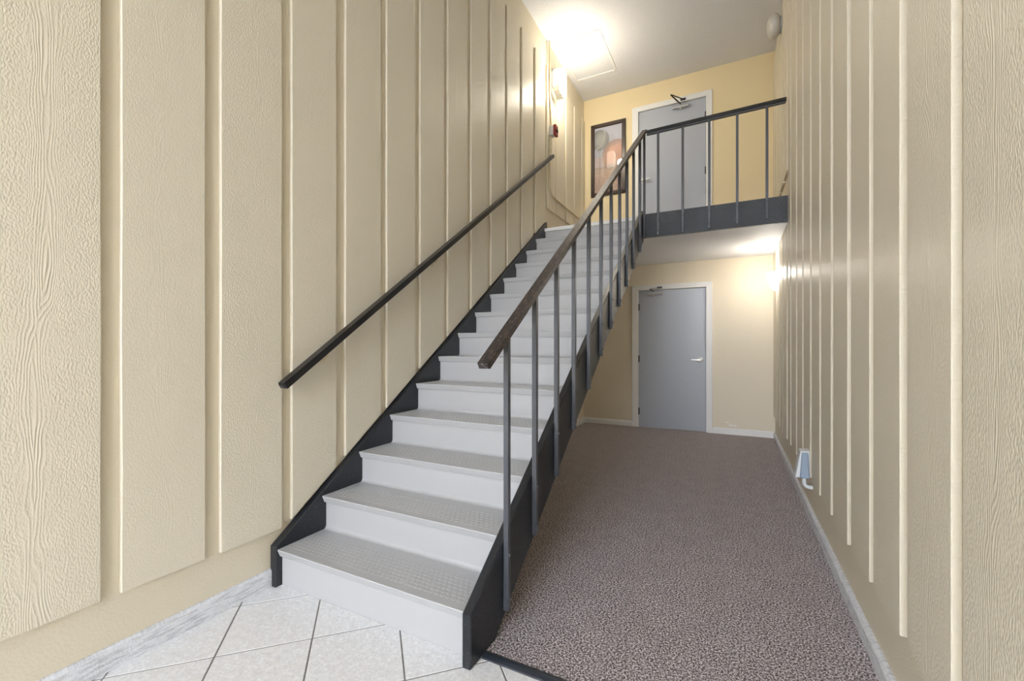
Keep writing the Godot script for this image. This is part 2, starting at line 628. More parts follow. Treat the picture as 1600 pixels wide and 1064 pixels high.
	tag(put("baseboard_left", g, M.white_trim), "white baseboard at the foot of the wall under the stairs", "baseboard", "structure")
	g = Geo.new()
	base_profile(g, Vector3(RIGHT_BACK, 0, 0), Vector3.LEFT, FRONT_Z, BACK_Z, 0.022, 0.082)
	tag(put("baseboard_right", g, M.base_white), "worn white baseboard along the right boarded wall beside carpet", "baseboard", "structure")
	for s in [[-2.085, -1.347, "white baseboard left of the lower grey door under the stairs"], [-0.250, RIGHT_FACE, "white baseboard right of the lower grey door"]]:
		g = Geo.new()
		var pr := PackedVector2Array([Vector2(0, 0), Vector2(0.016, 0), Vector2(0.016, 0.062), Vector2(0.010, 0.072), Vector2(0.010, 0.080), Vector2(0.004, 0.088), Vector2(0, 0.088)])
		g.prism(pr, Vector3(s[0], 0, BACK_Z), Vector3.BACK, Vector3.UP, Vector3.RIGHT, 0, s[1] - s[0])
		tag(put("baseboard_back", g, M.white_trim), s[2], "baseboard", "structure")

func base_profile(g: Geo, o: Vector3, out: Vector3, z0: float, z1: float, t: float, h: float) -> void:
	var pr := PackedVector2Array([Vector2(0, 0), Vector2(t, 0), Vector2(t, h - 0.014), Vector2(t * 0.6, h - 0.003), Vector2(t * 0.4, h), Vector2(0, h)])
	g.prism(pr, o + Vector3(0, 0, z0), out, Vector3.UP, Vector3.FORWARD, 0, z0 - z1)

func stringer_top(z: float) -> float:
	return RISE + (NOSE_Z - z) * SLOPE + 0.037

var board_no := 0
func board(parent: Node, face: float, back: float, zn: float, zf: float, lo_n: float, lo_f: float, hi: float) -> void:
	# one plank from zn (near edge) to zf (far edge); its foot may be cut on the slope
	var g := Geo.new()
	board_no += 1
	var col := (board_no * 7 + (board_no / 3)) % 4
	if face < 0 and zn > -0.6:
		col = 0
	elif face < 0 and zn > -0.9:
		col = 1
	var off := rng.randf()
	var flip := 1.0 if board_no % 2 == 0 or (face < 0 and zn > -1.0) else -1.0
	g.mode = 1
	g.org = Vector3(back, 0, zn)
	g.width = zn - zf
	g.flip = flip < 0
	g.uv_off = Vector2(col, off)
	# a slightly uneven sawn outline
	var pts := PackedVector2Array()
	pts.append(Vector2(zn, lo_n))
	var steps := 9
	for i in range(1, steps):
		pts.append(Vector2(zn + rng.randf_range(-0.0016, 0.0016), lerpf(lo_n, hi, float(i) / steps)))
	pts.append(Vector2(zn, hi))
	pts.append(Vector2(zf, hi))
	for i in range(steps - 1, 0, -1):
		pts.append(Vector2(zf + rng.randf_range(-0.0016, 0.0016), lerpf(lo_f, hi, float(i) / steps)))
	pts.append(Vector2(zf, lo_f))
	var proud := rng.randf_range(-0.001, 0.0015) * signf(back - face)
	g.prism(pts, Vector3(0, 0, 0), Vector3.BACK, Vector3.UP, Vector3.RIGHT, back, face - proud, 0.0022)
	put("board", g, M.board, parent)

func build_boards() -> void:
	var wl := get_node("wall_left")
	var left := [[3.09, 2.795], [2.737, 2.442], [2.385, 2.09], [2.032, 1.737], [1.68, 1.385], [1.325, 1.03], [0.97, 0.675], [0.615, 0.32], [0.262, -0.032], [-0.091, -0.383], [-0.442, -0.734], [-0.794, -1.089], [-1.154, -1.454], [-1.511, -1.799], [-1.870, -2.164], [-2.219, -2.512], [-2.569, -2.868], [-2.921, -3.214], [-3.277, -3.566], [-3.634, -3.917], [-3.974, -4.261], [-4.326, -4.619], [-4.693, -4.992], [-5.051, -5.344], [-5.391, -5.696], [-5.756, -6.057], [-6.115, -6.41], [-6.468, -6.615]]
	for s in left:
		var a := 0.277
		var b := 0.277
		if s[1] < -5.0:
			a = 2.953
			b = 2.953
		elif s[1] < -1.5:
			a = stringer_top(s[0]) + 0.004
			b = stringer_top(s[1]) + 0.004
		board(wl, LEFT_FACE, LEFT_BACK, s[0], s[1], a, b, 4.752)
	var wr := get_node("wall_right")
	var right := [[3.15, 2.85], [2.797, 2.497], [2.445, 2.145], [2.092, 1.792], [1.74, 1.44], [1.38, 1.08], [1.025, 0.73], [0.67, 0.375], [0.318, 0.02], [-0.035, -0.335], [-0.390, -0.690], [-0.750, -1.035], [-1.090, -1.369], [-1.429, -1.730], [-1.792, -2.081], [-2.141, -2.435], [-2.502, -2.819], [-2.886, -3.170], [-3.238, -3.530], [-3.598, -3.900], [-3.969, -4.260], [-4.327, -4.655], [-4.735, -4.925], [-5.05, -5.37], [-5.432, -5.73], [-5.79, -6.09], [-6.15, -6.44], [-6.50, -6.615]]
	for s in right:
		var lo := 0.300 + rng.randf_range(-0.006, 0.008)
		if s[1] < -5.0:
			board(wr, RIGHT_FACE, RIGHT_BACK, s[0], s[1], lo, lo, 2.412)
			board(wr, RIGHT_FACE, RIGHT_BACK, s[0], s[1], 2.953, 2.953, 4.9)
		else:
			board(wr, RIGHT_FACE, RIGHT_BACK, s[0], s[1], lo, lo, 4.9)

func build_floor() -> void:
	var g := Geo.new()
	g.box(Vector3(LEFT_BACK, -0.1, FRONT_Z + 0.2), Vector3(RIGHT_BACK, -0.0018, BACK_Z - 0.2))
	var fl := put("floor", g, M.grout)
	tag(fl, "white ceramic tile floor laid diagonally in front of the stairs", "floor", "structure")
	# square tiles turned by 45 degrees: lines x + z = -2.797 + 0.498 i and x - z = -0.334 + 0.498 j
	var pitch := 0.498
	var half := pitch * 0.5 - 0.0042
	var area := PackedVector2Array([Vector2(-2.086, FRONT_Z), Vector2(-2.086, -1.437), Vector2(-0.898, -1.437), Vector2(-0.898, -1.474), Vector2(RIGHT_FACE - 0.001, -1.474), Vector2(RIGHT_FACE - 0.001, FRONT_Z)])
	for i in range(-2, 14):
		for j in range(-18, 6):
			var s := -2.797 + pitch * (i + 0.5)
			var d := -0.334 + pitch * (j + 0.5)
			var c := Vector2((s + d) * 0.5, (s - d) * 0.5)
			var q := PackedVector2Array([c + Vector2(half, 0), c + Vector2(0, half), c + Vector2(-half, 0), c + Vector2(0, -half)])
			for part in Geometry2D.intersect_polygons(q, area):
				var p: PackedVector2Array = part
				var size := 0.0
				for k in p.size():
					size += p[k].cross(p[(k + 1) % p.size()])
				if absf(size) * 0.5 < 0.0001:
					continue
				g = Geo.new()
				g.prism(p, Vector3.ZERO, Vector3.RIGHT, Vector3.BACK, Vector3.UP, -0.012, rng.randf_range(-0.0004, 0.0004), 0.0014)
				put("tile", g, M.tile, fl)
	# carpet from the stair foot to the end wall
	g = Geo.new()
	g.box(Vector3(LEFT_BACK + 0.016, -0.004, -1.62), Vector3(RIGHT_FACE, 0.004, BACK_Z + 0.001))
	g.box(Vector3(STRING_X + 0.0, -0.004, -1.488), Vector3(RIGHT_FACE, 0.004, -1.62))
	tag(put("carpet", g, M.carpet), "mottled brown-grey loop carpet covering the passage beside the stairs", "carpet")
	g = Geo.new()
	var pr := PackedVector2Array([Vector2(-1.452, 0.0), Vector2(-1.456, 0.004), Vector2(-1.470, 0.009), Vector2(-1.482, 0.010), Vector2(-1.492, 0.007), Vector2(-1.492, 0.0)])
	g.prism(pr, Vector3(STRING_X + 0.002, 0, 0), Vector3.BACK, Vector3.UP, Vector3.RIGHT, 0, RIGHT_FACE - STRING_X - 0.004)
	tag(put("transition_strip", g, M.rubber), "dark rubber transition strip where white tiles meet the carpet", "floor strip")

# ---- doors

func casing(parent: Node, x0: float, x1: float, y0: float, y1: float, wl: float, wr: float, wt: float) -> void:
	# mitred flat casing in three pieces with a stepped face
	var zf := 0.02
	for s in [[PackedVector2Array([Vector2(x0 - wl, y0), Vector2(x0, y0), Vector2(x0, y1), Vector2(x0 - wl, y1 + wt)])], [PackedVector2Array([Vector2(x1, y0), Vector2(x1 + wr, y0), Vector2(x1 + wr, y1 + wt), Vector2(x1, y1)])], [PackedVector2Array([Vector2(x0, y1), Vector2(x1, y1), Vector2(x1 + wr, y1 + wt), Vector2(x0 - wl, y1 + wt)])]]:
		var g := Geo.new()
		g.prism(s[0], Vector3(0, 0, BACK_Z), Vector3.RIGHT, Vector3.UP, Vector3.BACK, 0.0, zf, 0.003)
		put("door_casing", g, M.white_trim, parent)

func closer(parent: Node, x0: float, x1: float, y: float, pivot: float, knee: Vector3, foot: Vector3) -> void:
	var g := Geo.new()
	var z := BACK_Z
	g.lathe(Vector3(x0 + 0.01, y, z + 0.034), Vector3.RIGHT, [Vector2(0, 0), Vector2(0.021, 0), Vector2(0.021, 0.012), Vector2(0.018, 0.014), Vector2(0.018, x1 - x0 - 0.034), Vector2(0.023, x1 - x0 - 0.032), Vector2(0.023, x1 - x0 - 0.018), Vector2(0, x1 - x0 - 0.018)], 14)
	g.box(Vector3(pivot - 0.028, y - 0.024, z), Vector3(pivot + 0.028, y + 0.024, z + 0.03), 0.004)
	g.lathe(Vector3(pivot, y - 0.036, z + 0.034), Vector3.UP, [Vector2(0, 0), Vector2(0.013, 0), Vector2(0.015, 0.012), Vector2(0.015, 0.058), Vector2(0.010, 0.064), Vector2(0, 0.064)], 14)
	var body := put("door_closer", g, M.satin, parent)
	g = Geo.new()
	var p0 := Vector3(pivot, y + 0.034, z + 0.034)
	flat_bar(g, p0, knee, 0.018, 0.006)
	flat_bar(g, knee + Vector3(0, 0.005, 0), foot, 0.014, 0.006)
	g.box(foot - Vector3(0.035, 0.012, 0.012), foot + Vector3(0.035, 0.012, 0.004), 0.002)
	put("closer_arm", g, M.dark_metal, body)

func flat_bar(g: Geo, a: Vector3, b: Vector3, w: float, t: float) -> void:
	var d := (b - a)
	var l := d.length()
	d = d.normalized()
	var up := Vector3.UP - d * d.dot(Vector3.UP)
	up = up.normalized() if up.length() > 0.01 else Vector3.RIGHT
	var side := d.cross(up)
	g.prism(rect(-w / 2, -t / 2, w / 2, t / 2), a, side, up, d, 0, l, 0.001)

func door(no: int, label: String, y0: float, y1: float, handle_left: bool) -> Node3D:
	var d := thing("door_%d" % no, label, "door", Vector3.ZERO, "structure")
	var x0 := -1.252
	var x1 := -0.336
	casing(d, x0 - 0.004, x1 + 0.004, y0, y1 + 0.006, 0.090, 0.079, 0.074)
	var g := Geo.new()
	# rebated frame inside the opening
	g.box(Vector3(x0 - 0.012, y0, BACK_Z - 0.001), Vector3(x0 - 0.003, y1 + 0.014, BACK_Z - 0.12))
	g.box(Vector3(x1 + 0.003, y0, BACK_Z - 0.001), Vector3(x1 + 0.012, y1 + 0.014, BACK_Z - 0.12))
	g.box(Vector3(x0 - 0.012, y1 + 0.005, BACK_Z - 0.001), Vector3(x1 + 0.012, y1 + 0.014, BACK_Z - 0.12))
	put("door_frame", g, M.white_trim, d)
	g = Geo.new()
	g.box(Vector3(x0, y0 + 0.008, BACK_Z - 0.006), Vector3(x1, y1, BACK_Z - 0.050), 0.002)
	var leaf := put("door_leaf", g, M.door, d)
	var hx := x0 + 0.062 if handle_left else x1 - 0.072
	var s := 1.0 if handle_left else -1.0
	g = Geo.new()
	var o := Vector3(hx, y0 + 1.018, BACK_Z - 0.006)
	g.lathe(o, Vector3.BACK, [Vector2(0.043, 0), Vector2(0.043, 0.006), Vector2(0.036, 0.013), Vector2(0.018, 0.016), Vector2(0.014, 0.050), Vector2(0.0, 0.052)], 24)
	g.prism(PackedVector2Array([Vector2(-0.016 * s, -0.014), Vector2(0.03 * s, -0.014), Vector2(0.112 * s, -0.009), Vector2(0.118 * s, 0.0), Vector2(0.112 * s, 0.008), Vector2(0.03 * s, 0.013), Vector2(-0.016 * s, 0.014)]), o, Vector3.RIGHT, Vector3.UP, Vector3.BACK, 0.036, 0.054, 0.004)
	var lv := put("door_handle", g, M.chrome, leaf)
	lv.set_meta("label", "silver lever handle")
	g = Geo.new()
	g.box(Vector3((x0 if handle_left else x1) - 0.002, y0 + 0.985, BACK_Z - 0.012), Vector3((x0 if handle_left else x1) + 0.002, y0 + 1.045, BACK_Z - 0.0045))
	put("latch_plate", g, M.satin, leaf)
	var ex := x1 if handle_left else x0
	for hy in [0.24, 1.02, 1.79]:
		g = Geo.new()
		g.lathe(Vector3(ex, y0 + hy - 0.05, BACK_Z + 0.004), Vector3.UP, [Vector2(0, 0), Vector2(0.008, 0), Vector2(0.008, 0.1), Vector2(0, 0.1)], 12)
		g.box(Vector3(ex - 0.012, y0 + hy - 0.05, BACK_Z - 0.006), Vector3(ex + 0.012, y0 + hy + 0.05, BACK_Z + 0.002))
		put("hinge", g, M.dark_metal, leaf)
	return leaf

func build_doors() -> void:
	var lower := door(1, "grey lower door in white casing at the end of the carpeted passage", 0.0, 2.03, false)
	closer(lower, -1.135, -0.905, 1.975, -1.035, Vector3(-1.06, 2.03, BACK_Z + 0.16), Vector3(-0.95, 2.062, BACK_Z + 0.034))
	var upper := door(2, "grey upper door in white casing behind the landing railing", FLOOR_UP, 4.695, true)
	closer(upper, -0.785, -0.545, 4.625, -0.66, Vector3(-0.775, 4.735, BACK_Z + 0.20), Vector3(-0.63, 4.722, BACK_Z + 0.034))

# ---- stairs

func build_stairs() -> void:
	var st := thing("staircase", "straight staircase with grey vinyl steps and black stringers", "staircase")
	# the two stringers
	var zfoot := -1.379
	var ztop := LAND_Z + 0.0
	for s in [[STAIR_R, STRING_X, zfoot, -4.93], [STAIR_L, LEFT_BACK + 0.001, -1.402, -4.985]]:
		var x0: float = s[0]
		var x1: float = s[1]
		var zf: float = s[2]
		var ze: float = s[3]
		var drop := 0.335
		# where the lower edge meets the floor
		var zb := NOSE_Z + (RISE + 0.037 - drop) / SLOPE
		var g := Geo.new()
		var pts := PackedVector2Array([Vector2(zf, 0.0), Vector2(zf, minf(stringer_top(zf), 0.205)), Vector2(ze, stringer_top(ze)), Vector2(ze, stringer_top(ze) - drop), Vector2(minf(zb, zf - 0.15), 0.0)])
		g.prism(pts, Vector3.ZERO, Vector3.BACK, Vector3.UP, Vector3.RIGHT, x0, x1, 0.004)
		put("stringer", g, M.black, st)
	# one tread, one stud field and one riser, shared by all steps
	var tx := STAIR_R - STAIR_L
	var lip := PackedVector2Array([Vector2(0, -0.004), Vector2(-0.002, 0.0), Vector2(-RUN - 0.03, 0.0), Vector2(-RUN - 0.03, -0.030), Vector2(-0.026, -0.030), Vector2(-0.020, -0.038), Vector2(-0.014, -0.038)])
	var tg := Geo.new()
	tg.prism(lip, Vector3.ZERO, Vector3.BACK, Vector3.UP, Vector3.RIGHT, STAIR_L, STAIR_R)
	var tread_mesh := tg.mesh()
	var sg := Geo.new()
	var px := 0.0275
	for r in 7:
		for k in 41:
			var c := Vector3(STAIR_L + 0.020 + px * (k + (0.5 if r % 2 == 1 else 0.0)), 0, -0.056 - r * 0.0245)
			if c.x > STAIR_R - 0.016:
				continue
			var ring: Array = []
			var top: Array = []
			for q in 8:
				var an := TAU * (q + 0.5) / 8
				var d := Vector3(cos(an), 0, sin(an))
				ring.append(c + d * 0.0122)
				top.append(c + d * 0.0104 + Vector3(0, 0.0011, 0))
			for q in 8:
				var w := (q + 1) % 8
				sg.quad(ring[q], ring[w], top[w], top[q], (ring[q] - c) + Vector3(0, 0.004, 0))
				sg.tri(c + Vector3(0, 0.0011, 0), top[q], top[w], Vector3.UP)
	var stud_mesh := sg.mesh()
	var rz := -0.026
	for i in 14:
		var y := i * RISE
		var z := NOSE_Z - i * RUN
		var g := Geo.new()
		# riser with a hollow curve at its foot
		var pr := PackedVector2Array([Vector2(rz, RISE - 0.031), Vector2(rz - 0.016, RISE - 0.031), Vector2(rz - 0.016, 0.0)])
		if i > 0:
			for k in range(0, 7):
				var an := PI / 2 * k / 6
				pr.append(Vector2(rz + 0.020 * (1 - sin(an)), 0.020 * (1 - cos(an))))
		else:
			pr.append(Vector2(rz, 0.0))
		g.prism(pr, Vector3(0, y, z), Vector3.BACK, Vector3.UP, Vector3.RIGHT, STAIR_L + 0.001, STAIR_R - 0.001)
		put("riser", g, M.vinyl, st)
		if i < 13:
			var t := put_mesh("tread", tread_mesh, M.vinyl, st, Vector3(0, y + RISE, z))
			var s := put_mesh("tread_studs", stud_mesh, M.vinyl, t)
			s.set_meta("kind", "stuff")
		else:
			g = Geo.new()
			var pn := PackedVector2Array([Vector2(0.002, -0.004), Vector2(0, 0.0), Vector2(-0.10, 0.0), Vector2(-0.10, -0.030), Vector2(-0.022, -0.030), Vector2(-0.016, -0.038), Vector2(-0.006, -0.038)])
			g.prism(pn, Vector3(0, y + RISE, z), Vector3.BACK, Vector3.UP, Vector3.RIGHT, STAIR_L, STAIR_R)
			put("landing_nosing", g, M.nosing, st).set_meta("label", "bright white nosing at the top step")
	# boarded underside between the stringers
	var g2 := Geo.new()
	var u0 := -1.95
	var u1 := -4.9
	g2.prism(PackedVector2Array([Vector2(u0, stringer_top(u0) - 0.31), Vector2(u1, stringer_top(u1) - 0.31), Vector2(u1, stringer_top(u1) - 0.325), Vector2(u0, stringer_top(u0) - 0.325)]), Vector3.ZERO, Vector3.BACK, Vector3.UP, Vector3.RIGHT, STAIR_L, STAIR_R)
	put("soffit", g2, M.backing, st)

# ---- railings

func bar_along(g: Geo, a: Vector3, b: Vector3, w: float, h: float, bev: float, plumb := false) -> void:
	# a rail of width w and height h whose top centre line runs from a to b; uv runs along it
	var d := (b - a).normalized()
	var side := d.cross(Vector3.UP).normalized()
	var up := side.cross(d).normalized()
	g.mode = 2
	g.org = a
	g.e_u = side + up
	g.e_v = d
	g.uv_scale = Vector2(2, 2)
	g.prism(rect(-w / 2, -h, w / 2, 0), a, side, up, d, 0, (b - a).length(), bev)

func bolt(parent: Node, at: Vector3, axis: Vector3) -> void:
	var g := Geo.new()
	g.lathe(at, axis, [Vector2(0.0075, 0), Vector2(0.0075, 0.003), Vector2(0.005, 0.006), Vector2(0, 0.0065)], 8)
	put("bolt", g, M.black_metal, parent)

func rail_top(z: float) -> float:
	return 1.1656 + (-1.465 - z) * 0.7050

func build_railings() -> void:
	var rx := -0.865
	var slope := 0.7045
	var tr := thing("stair_railing", "black stair railing with worn wooden handrail on the open side of the stairs", "railing")
	var g := Geo.new()
	var za := -1.446
	var zb := -4.925
	bar_along(g, Vector3(rx - 0.003, rail_top(za), za), Vector3(rx - 0.003, rail_top(zb), zb), 0.050, 0.027, 0.004)
	put("handrail", g, M.rail, tr).set_meta("label", "worn brown-black wooden handrail")
	var zs := [-1.636, -1.932, -2.225, -2.518, -2.822, -3.130, -3.427, -3.717, -4.008, -4.304, -4.630, -4.878]
	var half := 0.012
	for i in zs.size():
		var z: float = zs[i] - half
		var lo := stringer_top(zs[i]) - 0.298
		if i == zs.size() - 1:
			lo = 2.393
		g = Geo.new()
		var hi: float = rail_top(z) - 0.0335
		var ra := Vector3(rx, lo, z)
		g.prism(PackedVector2Array([Vector2(z + half, lo), Vector2(z - half, lo), Vector2(z - half, hi + half * slope), Vector2(z + half, hi - half * slope)]), Vector3.ZERO, Vector3.BACK, Vector3.UP, Vector3.RIGHT, rx - half, rx + half, 0.002)
		var b := put("baluster", g, M.black_metal, tr)
		bolt(b, Vector3(rx + half - 0.001, lo + 0.05, z), Vector3.RIGHT)
		bolt(b, Vector3(rx + half - 0.001, lo + 0.235, z), Vector3.RIGHT)
	var lr := thing("landing_railing", "black level railing along the edge of the upper landing", "railing")
	g = Geo.new()
	var rz := LAND_Z + 0.013
	bar_along(g, Vector3(rx + 0.024, 3.570, rz), Vector3(RIGHT_FACE - 0.016, 3.600, rz), 0.050, 0.031, 0.005)
	put("handrail", g, M.rail_dark, lr)
	g = Geo.new()
	bar_along(g, Vector3(rx + 0.024, 3.540, rz), Vector3(RIGHT_FACE - 0.022, 3.570, rz), 0.030, 0.016, 0.002)
	put("under_rail", g, M.black_metal, lr)
	for s in [[-0.721, 2.421], [-0.472, 2.421], [-0.216, 2.430], [0.040, 2.443], [0.298, 2.458]]:
		g = Geo.new()
		g.box(Vector3(s[0] - half, s[1], LAND_Z + 0.001), Vector3(s[0] + half, 3.526 + (s[0] + 0.84) * 0.023, LAND_Z + 0.025), 0.002)
		var b := put("baluster", g, M.black_metal, lr)
		for y in [s[1] + 0.045, s[1] + 0.175]:
			bolt(b, Vector3(s[0], y, LAND_Z + 0.024), Vector3.BACK)
	# the rail on the wall
	var wr := thing("wall_handrail", "slim black handrail sloping up the left boarded wall", "handrail")
	g = Geo.new()
	var wx := -2.022
	bar_along(g, Vector3(wx, 1.030, -1.402), Vector3(wx, 1.030 + 3.685 * 0.7045, -5.087), 0.046, 0.036, 0.008)
	put("rail", g, M.rail_dark, wr)
	for z in [-1.69, -2.70, -3.78, -4.86]:
		var y: float = 1.030 + (-1.402 - z) * 0.7045 - 0.045
		g = Geo.new()
		g.lathe(Vector3(LEFT_FACE, y - 0.03, z), Vector3.RIGHT, [Vector2(0, 0.006), Vector2(0.030, 0.006), Vector2(0.033, 0.0), Vector2(0.033, -0.002)], 18)
		g.lathe(Vector3(LEFT_FACE, y - 0.03, z), Vector3.RIGHT, [Vector2(0.033, 0.0), Vector2(0.028, 0.007), Vector2(0.012, 0.010), Vector2(0, 0.010)], 18)
		g.tube(PackedVector3Array([Vector3(LEFT_FACE + 0.005, y - 0.03, z), Vector3(LEFT_FACE + 0.035, y - 0.030, z), Vector3(wx - 0.008, y - 0.024, z), Vector3(wx, y - 0.010, z), Vector3(wx, y + 0.006, z)]), 0.0075, 10)
		put("bracket", g, M.pale_conduit, wr).set_meta("label", "bracket painted the beige of the wall")

# ---- landing

func build_landing_bits() -> void:
	var g := Geo.new()
	g.box(Vector3(LEFT_BACK, 2.43, LAND_Z - 0.042), Vector3(RIGHT_BACK, FLOOR_UP, BACK_Z))
	var l := put("floor_landing", g, M.carpet)
	tag(l, "upper landing floor behind the black railing", "landing", "structure")
	g = Geo.new()
	g.box(Vector3(STRING_X + 0.001, 2.409, LAND_Z), Vector3(RIGHT_BACK - 0.001, 2.668, LAND_Z - 0.042), 0.003)
	put("edge_board", g, M.fascia, l).set_meta("label", "rough black edge board")

# ---- lamps

func lamp_light(at: Vector3, energy: float, c: Color, size: float) -> void:
	var o := OmniLight3D.new()
	o.name = numbered("lamp_light", self)
	o.light_energy = energy
	o.light_color = c
	o.light_size = size
	o.omni_range = 14.0
	o.omni_attenuation = 2.0
	o.shadow_enabled = true
	add_child(o, true)
	o.position = at

func sconce(label: String, z: float, y_top: float, depth: float, high: float, m: Material) -> void:
	# half-bowl glass against the right wall
	var s := thing("wall_sconce", label, "wall lamp", Vector3(RIGHT_FACE, y_top - high, z))
	var g := Geo.new()
	g.prism(rect(-0.05, high * 0.35, 0.05, high * 0.95), Vector3.ZERO, Vector3.BACK, Vector3.UP, Vector3.LEFT, -0.002, 0.018, 0.003)
	put("wall_plate", g, M.satin, s)
	g = Geo.new()
	var pts: Array = []
	for k in 13:
		var a := PI / 2 * k / 12
		pts.append(Vector2(depth * sin(a), high * (1.0 - pow(cos(a), 1.15))))
	var back: Array = []
	for k in range(12, -1, -1):
		back.append(Vector2(maxf(pts[k].x - 0.005, 0.0), minf(pts[k].y + 0.005, high)))
	g.lathe(Vector3.ZERO, Vector3.UP, pts + back, 24, -PI / 2, PI / 2, Vector3.LEFT)
	put("glass_bowl", g, m, s)

func build_lamps() -> void:
	sconce("lit frosted half-bowl sconce beside the lower grey door", -6.02, 2.088, 0.118, 0.225, M.lit_low)
	lamp_light(Vector3(RIGHT_FACE - 0.08, 2.08, -6.02), 0.3, Color(1.0, 0.97, 0.93), 0.05)
	# unlit globe high on the right wall
	var gl := thing("wall_globe", "unlit round white globe lamp high on the right wall by ceiling", "wall lamp", Vector3(RIGHT_FACE, 4.735, -5.56))
	var g := Geo.new()
	g.lathe(Vector3.ZERO, Vector3.LEFT, [Vector2(0, -0.002), Vector2(0.085, -0.002), Vector2(0.085, 0.012), Vector2(0.07, 0.018), Vector2(0, 0.018)], 24)
	put("wall_plate", g, M.satin, gl)
	g = Geo.new()
	var pts: Array = []
	for k in 15:
		var a := PI * (0.16 + 0.84 * k / 14.0)
		pts.append(Vector2(0.125 * sin(a), 0.062 - 0.072 * cos(a) + 0.008))
	g.lathe(Vector3.ZERO, Vector3.LEFT, pts, 26)
	put("glass_globe", g, M.opal, gl)
	# lit glass block lamp on the left wall above the stairs
	var lp := thing("wall_lamp", "lit glass block wall lamp high on the left wall above stairs", "wall lamp", Vector3(LEFT_FACE, 4.60, -5.27))
	g = Geo.new()
	g.prism(rect(-0.06, -0.05, 0.06, 0.19), Vector3.ZERO, Vector3.BACK, Vector3.UP, Vector3.RIGHT, -0.002, 0.025, 0.004)
	put("wall_plate", g, M.satin, lp)
	g = Geo.new()
	g.prism(PackedVector2Array([Vector2(0.085, -0.045), Vector2(0.085, 0.155), Vector2(0.05, 0.175), Vector2(-0.06, 0.175), Vector2(-0.085, 0.15), Vector2(-0.085, -0.13)]), Vector3(0.02, 0, 0), Vector3.BACK, Vector3.UP, Vector3.RIGHT, 0.0, 0.13, 0.012)
	put("lit_shade", g, M.lit, lp)
	g = Geo.new()
	# the faceted clear wedge below the lit part
	for k in 4:
		var f := k / 4.0
		g.prism(PackedVector2Array([Vector2(0.085 - f * 0.1, -0.05 - f * 0.05), Vector2(0.045 - f * 0.1, -0.075 - f * 0.052), Vector2(0.035 - f * 0.1, -0.155 - f * 0.032), Vector2(0.085 - f * 0.1, -0.115 - f * 0.042)]), Vector3(0.03, 0, 0), Vector3.BACK, Vector3.UP, Vector3.RIGHT, 0.0, 0.09 + 0.012 * (k % 2), 0.012)
	put("glass_wedge", g, M.crystal, lp).set_meta("label", "clear faceted glass wedge")
	lamp_light(Vector3(LEFT_FACE + 0.26, 4.56, -5.27), 0.72, Color(1.0, 0.96, 0.88), 0.06)

# ---- small things

